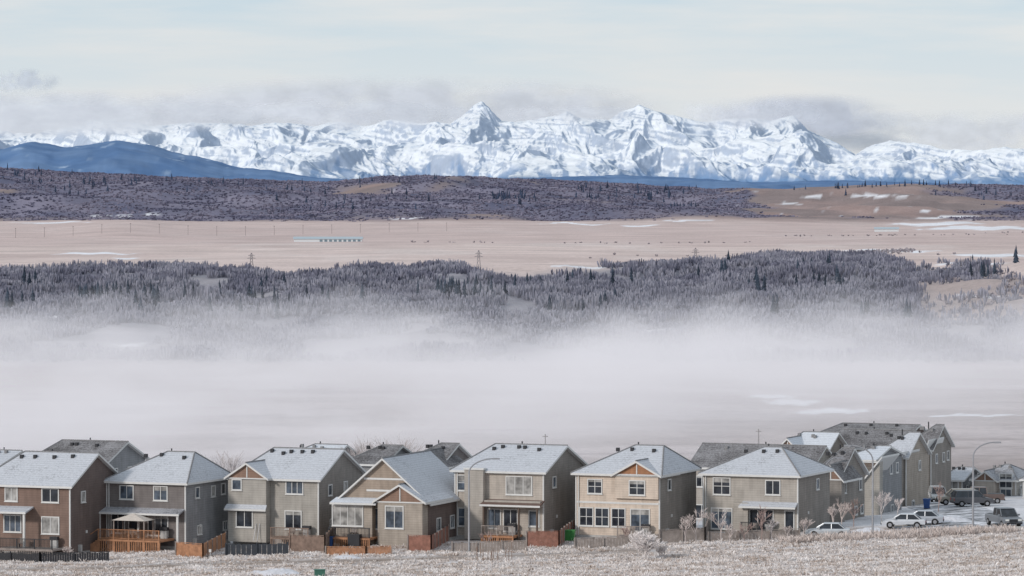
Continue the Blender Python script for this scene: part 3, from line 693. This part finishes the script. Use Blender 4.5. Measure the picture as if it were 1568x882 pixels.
# ------------------------------------------------------------ vehicles
tyre=plain('tyre',(.02,.02,.02),.9)
def vehicle(name,px,Y,rz,col,kind):
    b=B(); paint=plain('paint_%.2f_%.2f_%.2f'%col,col,.35,.08,2,.2,.5)
    L,W=(4.6,1.8) if kind=='car' else ((4.8,1.95) if kind=='suv' else (5.6,2.0))
    belt={'car':.95,'suv':1.1,'pickup':1.15}[kind]; top={'car':1.45,'suv':1.8,'pickup':1.88}[kind]
    hw=W/2
    prof=[(-L/2,.45),(-L/2,belt-.1),(-L/2+.12,belt),(L/2-1.35,belt),(L/2-.35,belt-.16),(L/2-.03,belt-.32),(L/2,.42)]
    def extrude(n,mat,pr,w0,w1,zsplit):
        vs=[];k=len(pr)
        for s in (-1,1):
            for (x,z) in pr: vs.append((x,s*(w1 if z>zsplit else w0),z))
        b.poly(n,mat,vs,[tuple(range(k)),tuple(range(2*k-1,k-1,-1))]+[(i,(i+1)%k,(i+1)%k+k,i+k) for i in range(k)])
    extrude('body',paint,prof,hw,hw-.05,belt-.02)
    if kind=='pickup': cab=[(-.75,belt),(-.65,top),(1.0,top),(1.7,belt)]
    elif kind=='suv': cab=[(-L/2+.1,belt),(-L/2+.35,top),(.55,top),(1.25,belt)]
    else: cab=[(-L/2+.5,belt),(-L/2+1.15,top),(.35,top),(1.15,belt)]
    extrude('cabin_glass',g1,cab,hw-.08,hw-.24,belt+.1)
    x0,x1=cab[1][0],cab[2][0]
    b.poly('roof_panel',paint,[(x0-.06,-hw+.2,top),(x1+.08,-hw+.2,top),(x1+.08,hw-.2,top),(x0-.06,hw-.2,top),(x0,-hw+.3,top+.07),(x1,-hw+.3,top+.07),(x1,hw-.3,top+.07),(x0,hw-.3,top+.07)],[(0,1,5,4),(1,2,6,5),(2,3,7,6),(3,0,4,7),(4,5,6,7)])
    for s in (-1,1):
        for i in (0,3):
            p=cab[0 if i==0 else 3]; q=cab[1 if i==0 else 2]
            b.tube('pillar',paint,[(p[0],s*(hw-.08),p[1]),(q[0],s*(hw-.22),q[1])],.05,5)
        mx=(x0+x1)/2; b.tube('pillar',paint,[(mx,s*(hw-.07),belt),(mx,s*(hw-.21),top)],.04,5)
        b.box('mirror',paint,cab[3][0]-.35,cab[3][0]-.15,s*hw,s*(hw+.2),belt+.02,belt+.2)
        for wx in (-L/2+.85,L/2-.9):
            b.tube('wheel',tyre,[(wx,s*(hw-.22),.36),(wx,s*(hw+.02),.36)],.37,16); b.tube('hub',steel,[(wx,s*(hw+.02),.36),(wx,s*(hw+.04),.36)],.2,10)
        b.box('headlight',plain('lamp_lens',(.75,.75,.72),.2),L/2-.03,L/2+.02,s*(hw-.5),s*(hw-.1),belt-.42,belt-.25)
        b.box('taillight',plain('tail_lens',(.4,.02,.02),.3),-L/2-.02,-L/2+.02,s*(hw-.25),s*(hw-.06),belt-.4,belt-.12)
    b.box('grille',dark,L/2+.0,L/2+.03,-hw+.55,hw-.55,belt-.55,belt-.25); b.box('bumper',dark,L/2-.02,L/2+.09,-hw+.05,hw-.05,.38,.56); b.box('rear_bumper',dark,-L/2-.08,-L/2+.02,-hw+.05,hw-.05,.4,.58)
    if kind=='pickup': b.box('cargo_bed',dark,-L/2+.1,-.85,-hw+.15,hw-.15,belt+.002,belt+.03)
    x=X(px,Y); b.finish(name,(x,Y,float(ground(x,Y))+.05),rz)
D2=math.radians
vehicle('grey_pickup_truck',1538,446,D2(-75),(.20,.21,.23),'pickup')
vehicle('silver_parked_car',1268,441,D2(175),(.50,.52,.55),'car')
vehicle('white_parked_car',1385,449,D2(170),(.55,.56,.59),'car')
vehicle('grey_parked_car',1412,452,D2(172),(.40,.42,.46),'car')
vehicle('beige_parked_suv',1466,503,D2(185),(.30,.27,.23),'suv')
vehicle('dark_parked_pickup',1502,506,D2(178),(.14,.10,.09),'pickup')
vehicle('black_parked_suv',1490,496,D2(10),(.09,.09,.10),'suv')
vehicle('white_parked_suv',1437,520,D2(-90),(.5,.5,.5),'suv')

# ------------------------------------------------------------ street lamps
def lamp(px,Y,ybase,ytop,dirx,reach):
    b=B(); x=X(px,Y); z0=float(ground(x,Y)); H=Z(ytop,Y)-z0
    b.tube('pole',steel,[(0,0,-.3),(0,0,1),(0,0,H-1.6)],[.13,.11,.085],8)
    pts=[(0,0,H-1.6)]+[(dirx*reach*(1-math.cos(t)),0,H-1.6+1.5*math.sin(t)) for t in np.linspace(.15,1.5,7)]
    b.tube('arm',steel,pts,[.085]+[.07]*7,6)
    e=pts[-1]; b.box('lamp_head',steel,min(e[0],e[0]+dirx*.75),max(e[0],e[0]+dirx*.75),-.16,.16,e[2]-.1,e[2]+.07)
    b.box('lamp_base',concrete,-.25,.25,-.25,.25,-.4,.12)
    b.finish('street_lamp',(x,Y,z0))
lamp(718,437,838,701,1,2.6); lamp(1337,440,825,681,-1,2.4); lamp(1491,442,812,676,1,2.3); lamp(1263,470,800,700,1,1.4)
def upole(name,px,Y,ytop):
    b=B(); x=X(px,Y); z0=float(ground(x,Y)); h=Z(ytop,Y)-z0; pm=plain('pole_grey',(.30,.28,.28)); b.tube('pole',pm,[(0,0,-.5),(0,0,h)],[.12,.07],6)
    b.box('crossarm',pm,-.4,.4,-.04,.04,h-.4,h-.3)
    b.finish(name,(x,Y,z0))
upole('utility_pole',835,620,665); upole('utility_pole',1162,600,657)
def pylon(px,Y,h):
    b=B(); x=X(px,Y); z0=float(ground(x,Y)); m=plain('galvanised_steel',(.17,.16,.18),.6)
    w=2.0
    lv=[0,.25,.45,.62,.78,.9,1]; wd=[1,.72,.52,.38,.3,.25,.1]
    for i in range(len(lv)-1):
        a,c=lv[i]*h,lv[i+1]*h; wa,wc=wd[i]*w,wd[i+1]*w
        for sx,sy in ((1,1),(1,-1),(-1,1),(-1,-1)):
            b.tube('leg',m,[(sx*wa,sy*wa,a),(sx*wc,sy*wc,c)],.13,4)
        b.tube('brace',m,[(-wa,-wa,a),(wc,-wc,c)],.08,4); b.tube('brace',m,[(wa,-wa,a),(-wc,-wc,c)],.08,4); b.tube('brace',m,[(-wa,wa,a),(wc,wc,c)],.08,4)
    for zz,r in ((.72,3.0),(.86,2.3)):
        b.tube('cross_arm',m,[(-r,0,zz*h),(r,0,zz*h)],.11,4); b.tube('cross_arm',m,[(-r,0,zz*h),(0,0,zz*h+1)],.08,4); b.tube('cross_arm',m,[(r,0,zz*h),(0,0,zz*h+1)],.08,4)
    b.finish('transmission_tower',(x,Y,z0))
pylon(385,3040,14); pylon(733,2900,16); pylon(1065,3220,13)
b=B(); pw=plain('pole_wood',(.20,.17,.17))
for i,px in enumerate(range(-20,700,44)):
    Y=5000+i*45; x=X(px,Y); z=float(ground(x,Y)); b.box('p',pw,x-.2,x+.2,Y-.2,Y+.2,z,z+12); b.box('p',pw,x-1.1,x+1.1,Y-.1,Y+.1,z+11,z+11.3)
b.finish('roadside_pole_line',(0,0,0),single=True)
b=B(); Y=4700; wmat=plain('barn_white',(.62,.64,.66)); rmat=plain('barn_roof',(.40,.46,.50)); x0,x1=X(450,Y),X(554,Y); z0=float(ground(x0,Y))-.3
b.box('barn_wall',wmat,x0,x1,Y,Y+18,z0,z0+3.6)
b.poly('barn_roof',rmat,[(x0-1,Y-1,z0+3.5),(x1+1,Y-1,z0+3.5),(x1+1,Y+19,z0+3.5),(x0-1,Y+19,z0+3.5),(x0-1,Y+9,z0+6),(x1+1,Y+9,z0+6)],[(0,1,5,4),(2,3,4,5),(3,0,4),(1,2,5)])
for i in range(9):
    xx=x0+30+(x1-x0-33)*i/8; b.box('barn_door',plain('barn_door_blue',(.16,.22,.26)),xx-1.6,xx+1.6,Y-.1,Y-.01,z0+.5,z0+2.8)
b.finish('farm_barn',(0,0,0))
b=B(); Y=5900; x0,x1=X(1340,Y),X(1376,Y); z0=float(ground(x0,Y))
b.box('shed_wall',wmat,x0,x1,Y,Y+12,z0-1,z0+4); b.poly('shed_roof',rmat,[(x0-1,Y-1,z0+4),(x1+1,Y-1,z0+4),(x1+1,Y+13,z0+4),(x0-1,Y+13,z0+4),(x0-1,Y+6,z0+6.5),(x1+1,Y+6,z0+6.5)],[(0,1,5,4),(2,3,4,5),(3,0,4),(1,2,5)]); b.finish('farm_shed',(0,0,0))

# ------------------------------------------------------------ bare trees & bushes
def baretree(name,px,Y,h,col,r0=.07,depth=5,spread=.5,nst=1,kids=3,rmin=.012):
    b=B(); mat=plain('bark_%.2f'%col[0],col,.9,.3,3)
    def grow(p,d,L,r,k):
        q=p+d*L; mid=p+d*L*.5+Vector((random.uniform(-1,1),random.uniform(-1,1),0))*L*.06
        b.tube('branches',mat,[tuple(p),tuple(mid),tuple(q)] if k>1 else [tuple(p),tuple(q)],[r,r*.85,r*.65] if k>1 else [r,r*.6],3 if k<depth-1 else 5)
        if k==0: return
        for i in range(kids+(1 if random.random()<.4 else 0)):
            nd=(d+Vector((random.gauss(0,spread),random.gauss(0,spread),random.uniform(.0,.3)))).normalized()
            s=p+(q-p)*random.uniform(.45,1)
            grow(s,nd,L*random.uniform(.6,.82),max(r*.6,rmin),k-1)
    for i in range(nst):
        d=Vector((random.gauss(0,.28 if nst>1 else .03),random.gauss(0,.28 if nst>1 else .03),1)).normalized()
        grow(Vector((random.uniform(-.2,.2)*(nst>1),random.uniform(-.2,.2)*(nst>1),-.1)),d,h*.34,r0,depth-1)
    x=X(px,Y); return b.finish(name,(x,Y,float(ground(x,Y))),single=True)
baretree('frosted_bush',990,422,3.6,(.72,.67,.66),.04,5,.65,14,3,.026)
baretree('frosted_shrub',1014,424,1.8,(.62,.56,.54),.03,4,.6,7,3,.02)
for px,Y,hh in ((1050,439,3.6),(1066,440,4.2),(1105,440,4.0),(1118,439,2.6),(1168,439,3.9),(1182,440,2.8),(1276,449,4.2),(1290,452,4.2),(1308,455,3.8),(1350,460,4.2),(1375,470,3.4),(1438,480,3.8),(1140,440,2.6),(958,439,2.6),(745,439,2.4),(975,438,1.8),(102,438,2.2),(1205,440,2.4),(1232,440,3.0)):
    baretree('small_bare_tree',px,Y,hh,random.choice([(.34,.25,.23),(.52,.45,.43),(.58,.52,.51)]),.06,5,.45,1,3,.02)
for px,Y,hh,nn in ((346,475,11.5,1),(566,500,12.2,1),(590,503,12.0,1),(612,503,12.6,2),(628,505,12.3,1)):
    baretree('bare_poplar_tree',px,Y,hh,(.42,.38,.38),.12,5,.4,nn,4,.02)
x=np.concatenate([X(rng.uniform(1200,1560,260),437),X(rng.uniform(1380,1500,80),441)]); y=436+rng.rand(len(x))*5
spikes('frosted_shrub_row',np.stack([x,y,ground(x,y)-.05],1),.5+.5*rng.rand(len(x)),.10+0*x,12,(.54,.47,.44),.3,veg,.9,1.3)
b=B()
for i in range(13):
    px=random.uniform(728,795); Y=random.uniform(412,430); x=X(px,Y); z=float(ground(x,Y)); b.tube('stakes',wood_b,[(x,Y,z-.2),(x+random.uniform(-.1,.1),Y,z+random.uniform(1,1.9))],.035,5)
b.finish('garden_stakes',(0,0,0),single=True)
b=B(); gb=plain('green_paint',(.05,.14,.105),.5); b.box('cabinet',gb,-.5,.5,-.4,.4,0,.6); b.box('cabinet_lid',gb,-.55,.55,-.45,.45,.603,.68); b.box('base_pad',concrete,-.7,.7,-.55,.55,-.3,-.003)
x=X(489,411); b.finish('utility_box',(x,411,float(ground(x,411))+.05),.1)
def mound(name,px,Y,rx,h,mat):
    tt=np.linspace(0,2*np.pi,40,endpoint=False); rr=np.linspace(0,1,12); V=[];Fc=[]
    x0=X(px,Y)
    for r in rr:
        for a in tt:
            xx=x0+rx*r*np.cos(a);yy=Y+rx*.7*r*np.sin(a); V.append((xx,yy,float(ground(xx,yy))-.05+h*(1-r*r)*(1+.5*float(fbm(xx*1.3,yy*1.3,3,5)))))
    for i in range(11):
        for j in range(40): Fc.append((i*40+j,i*40+(j+1)%40,(i+1)*40+(j+1)%40,(i+1)*40+j))
    mesh_np(name,V,Fc,mat,None,True)
snowm=plain('snow',(.60,.59,.62),.8,.2,2)
mound('snow_pile',425,415,2.6,.6,snowm); mound('snow_pile',395,417,1.2,.35,snowm); mound('snow_pile',1330,446,2.4,.5,snowm); mound('snow_pile',1450,456,3,.6,snowm); mound('snow_pile',530,434,1.8,.3,snowm)
b=B(); b.tube('marker',white,[(0,0,-.2),(0,0,2.2)],.03,6); b.box('marker_plate',white,-.12,.12,-.06,-.045,1.9,2.2); x=X(321,422); b.finish('marker_post',(x,422,float(ground(x,422))))

# ------------------------------------------------------------ fog bank (volume)
b=B(); b.box('fog',None,-1400,1400,850,2550,-44,18)
V,Fc,_=b.p['fog']; me=bpy.data.meshes.new('fog_bank'); me.from_pydata(V,[],Fc); fo=bpy.data.objects.new('fog_bank',me); sc.collection.objects.link(fo)
m=bpy.data.materials.new('fog_mat'); m.use_nodes=True; nt=m.node_tree; nt.nodes.clear()
out=N(nt,'ShaderNodeOutputMaterial'); pv=N(nt,'ShaderNodeVolumePrincipled'); nt.links.new(pv.outputs[0],out.inputs['Volume'])
tc=N(nt,'ShaderNodeTexCoord'); sep=N(nt,'ShaderNodeSeparateXYZ'); nt.links.new(tc.outputs['Object'],sep.inputs[0]); x_,y_,z_=sep.outputs
mp_=N(nt,'ShaderNodeMapping'); mp_.inputs['Scale'].default_value=(.012,.0045,.03); mp_.inputs['Location'].default_value=(3.3,1.2,0); nt.links.new(tc.outputs['Object'],mp_.inputs[0])
nz=noise(nt,1.0,5,.64,mp_.outputs[0])
ztop=math_(nt,'MULTIPLY_ADD',nz.outputs[0],95,-67.0)
ztop=math_(nt,'ADD',ztop,math_(nt,'MULTIPLY',x_,.016))
ztop=math_(nt,'ADD',ztop,math_(nt,'MULTIPLY_ADD',y_,-.007,11.5))
dz=math_(nt,'SUBTRACT',ztop,z_); top_=sstep_(nt,dz,-12,30)
yl=math_(nt,'ADD',y_,math_(nt,'MULTIPLY',x_,-1.6)); near=sstep_(nt,yl,900,1450); far=sstep_(nt,y_,2540,1750)
dn=math_(nt,'MULTIPLY',math_(nt,'MULTIPLY',top_,near),math_(nt,'MULTIPLY',far,.0066))
nt.links.new(dn,pv.inputs['Density']); pv.inputs['Color'].default_value=(.95,.93,.96,1); pv.inputs['Anisotropy'].default_value=0
pv.inputs['Emission Color'].default_value=(.97,.93,.99,1)
nt.links.new(math_(nt,'MULTIPLY',dn,.29),pv.inputs['Emission Strength'])  # fog glows a little: added emission stands in for multiple scattering
me.materials.append(m)

# ------------------------------------------------------------ mountain clouds (sheets at the range)
def cloud(name,p0,p1,y0,y1,Y,dens,seed,col,sx=3,sy=6,gain=2.6,bias=-.75):
    nx,ny=60,16; V=[];x0,x1=X(p0,Y),X(p1,Y); za,zb=Z(y1,Y),Z(y0,Y)
    for j in range(ny):
        for i in range(nx):
            u=i/(nx-1)*2-1; w=j/(ny-1)*2-1; V.append((u,.15*u*u,w))
    m=bpy.data.materials.new(name+'_mat')
    o=mesh_np(name,V,grid_faces(ny,nx),m,None,True)
    o.scale=((x1-x0)/2,800,(zb-za)/2); o.location=((x0+x1)/2,Y,(za+zb)/2)
    m.use_nodes=True; nt=m.node_tree; nt.nodes.clear()
    out=N(nt,'ShaderNodeOutputMaterial'); tr=N(nt,'ShaderNodeBsdfTransparent'); df=N(nt,'ShaderNodeBsdfDiffuse'); tl=N(nt,'ShaderNodeBsdfTranslucent')
    tc=N(nt,'ShaderNodeTexCoord'); sp=N(nt,'ShaderNodeSeparateXYZ'); nt.links.new(tc.outputs['Object'],sp.inputs[0])
    mp=N(nt,'ShaderNodeMapping'); mp.inputs['Scale'].default_value=(sx,1,sy/4); mp.inputs['Location'].default_value=(seed,seed*2,0); nt.links.new(tc.outputs['Object'],mp.inputs[0])
    n=noise(nt,1.0,5,.52,mp.outputs[0]); n2=noise(nt,2.3,4,.5,mp.outputs[0])
    cr=ramp(nt,n2.outputs[0],[(.35,tuple(c*.93 for c in col)),(.62,tuple(min(1,c*1.07) for c in col))])
    nt.links.new(cr.outputs[0],df.inputs[0]); nt.links.new(cr.outputs[0],tl.inputs[0])
    ms=N(nt,'ShaderNodeMixShader'); ms.inputs[0].default_value=.3; nt.links.new(df.outputs[0],ms.inputs[1]); nt.links.new(tl.outputs[0],ms.inputs[2])
    r2=math_(nt,'ADD',math_(nt,'POWER',math_(nt,'ABSOLUTE',sp.outputs[0]),2.4),math_(nt,'POWER',math_(nt,'ABSOLUTE',sp.outputs[2]),2.0))
    e=math_(nt,'SUBTRACT',1.0,r2,clamp=True)
    s=math_(nt,'MULTIPLY',e,math_(nt,'MULTIPLY_ADD',n.outputs[0],gain,bias,clamp=True))
    a=math_(nt,'MULTIPLY',sstep_(nt,s,0,.85),dens)
    m2=N(nt,'ShaderNodeMixShader'); nt.links.new(a,m2.inputs[0]); nt.links.new(tr.outputs[0],m2.inputs[1]); nt.links.new(ms.outputs[0],m2.inputs[2]); nt.links.new(m2.outputs[0],out.inputs[0])
cloud('mountain_cloud',-300,440,138,216,36000,.92,3.1,(.93,.93,.95),3.0,3,3.0,-.62)
cloud('mountain_cloud',300,760,148,206,36200,.8,5.1,(.92,.92,.945),3,3,3.0,-.75)
cloud('mountain_cloud',740,1000,158,192,36300,.6,6.3,(.92,.92,.945),3,3,3.0,-.85)
cloud('mountain_cloud',150,1080,112,226,44500,.9,7.7,(.83,.835,.865),5.0,4,3.0,-.6)
cloud('mountain_cloud',-300,500,135,220,44700,.9,9.7,(.87,.87,.89),5.0,4,3.0,-.6)
cloud('mountain_cloud',1060,1400,140,218,44600,.95,12.3,(.74,.755,.81),2.0,3,3.0,-.65)
cloud('mountain_cloud',1020,1280,145,205,36300,.7,14.3,(.90,.90,.93),3,3,3,-.8)
cloud('mountain_cloud',-40,100,102,146,44800,.75,22.3,(.76,.79,.85),3,4,3.0,-.9)
cloud('mountain_cloud',1150,1750,165,245,44900,.8,31.3,(.92,.915,.92),4,4,3,-.7)

# ------------------------------------------------------------ world
w=bpy.data.worlds.new('World'); sc.world=w; w.use_nodes=True; nt=w.node_tree; bg=nt.nodes['Background']
sky=N(nt,'ShaderNodeTexSky',sky_type='NISHITA'); sky.sun_disc=False; EL=24; AZ=48
sky.sun_elevation=math.radians(EL); sky.sun_rotation=math.radians(180+AZ); sky.air_density=1; sky.dust_density=.6
tc=N(nt,'ShaderNodeTexCoord'); mp=N(nt,'ShaderNodeMapping'); mp.inputs['Scale'].default_value=(10,10,85); nt.links.new(tc.outputs['Generated'],mp.inputs[0])
n=noise(nt,1.0,6,.58,mp.outputs[0])
sp=N(nt,'ShaderNodeSeparateXYZ'); nt.links.new(tc.outputs['Generated'],sp.inputs[0])
hz=ramp(nt,math_(nt,'MULTIPLY',sp.outputs[2],20),[(0,(7.5,7.65,8.0)),(.35,(7.0,7.5,8.0)),(.9,(5.7,6.85,7.8)),(1,(5.6,6.8,7.8))])
cl_=mix(nt,ramp(nt,n.outputs[0],[(.40,0),(.66,1)]).outputs[0],hz.outputs[0],(7.5,7.65,7.9))
nt.links.new(mix(nt,.88,sky.outputs[0],cl_),bg.inputs[0]); bg.inputs[1].default_value=.103
s=bpy.data.lights.new('sun','SUN'); s.energy=2.15; s.angle=math.radians(7); s.color=(1,.945,.885)
so=bpy.data.objects.new('sun',s); sc.collection.objects.link(so); so.rotation_euler=(math.radians(90-EL),0,math.radians(-AZ))
# ------------------------------------------------------------ camera
c=bpy.data.cameras.new('camera'); c.lens=150; c.sensor_width=36; c.clip_start=1; c.clip_end=120000
co=bpy.data.objects.new('camera',c); sc.collection.objects.link(co); co.location=(0,0,CZ); co.rotation_euler=(math.radians(90)-math.atan(151/F),0,0); sc.camera=co
sc.view_settings.view_transform='Standard'; sc.view_settings.look='None'; sc.view_settings.exposure=0
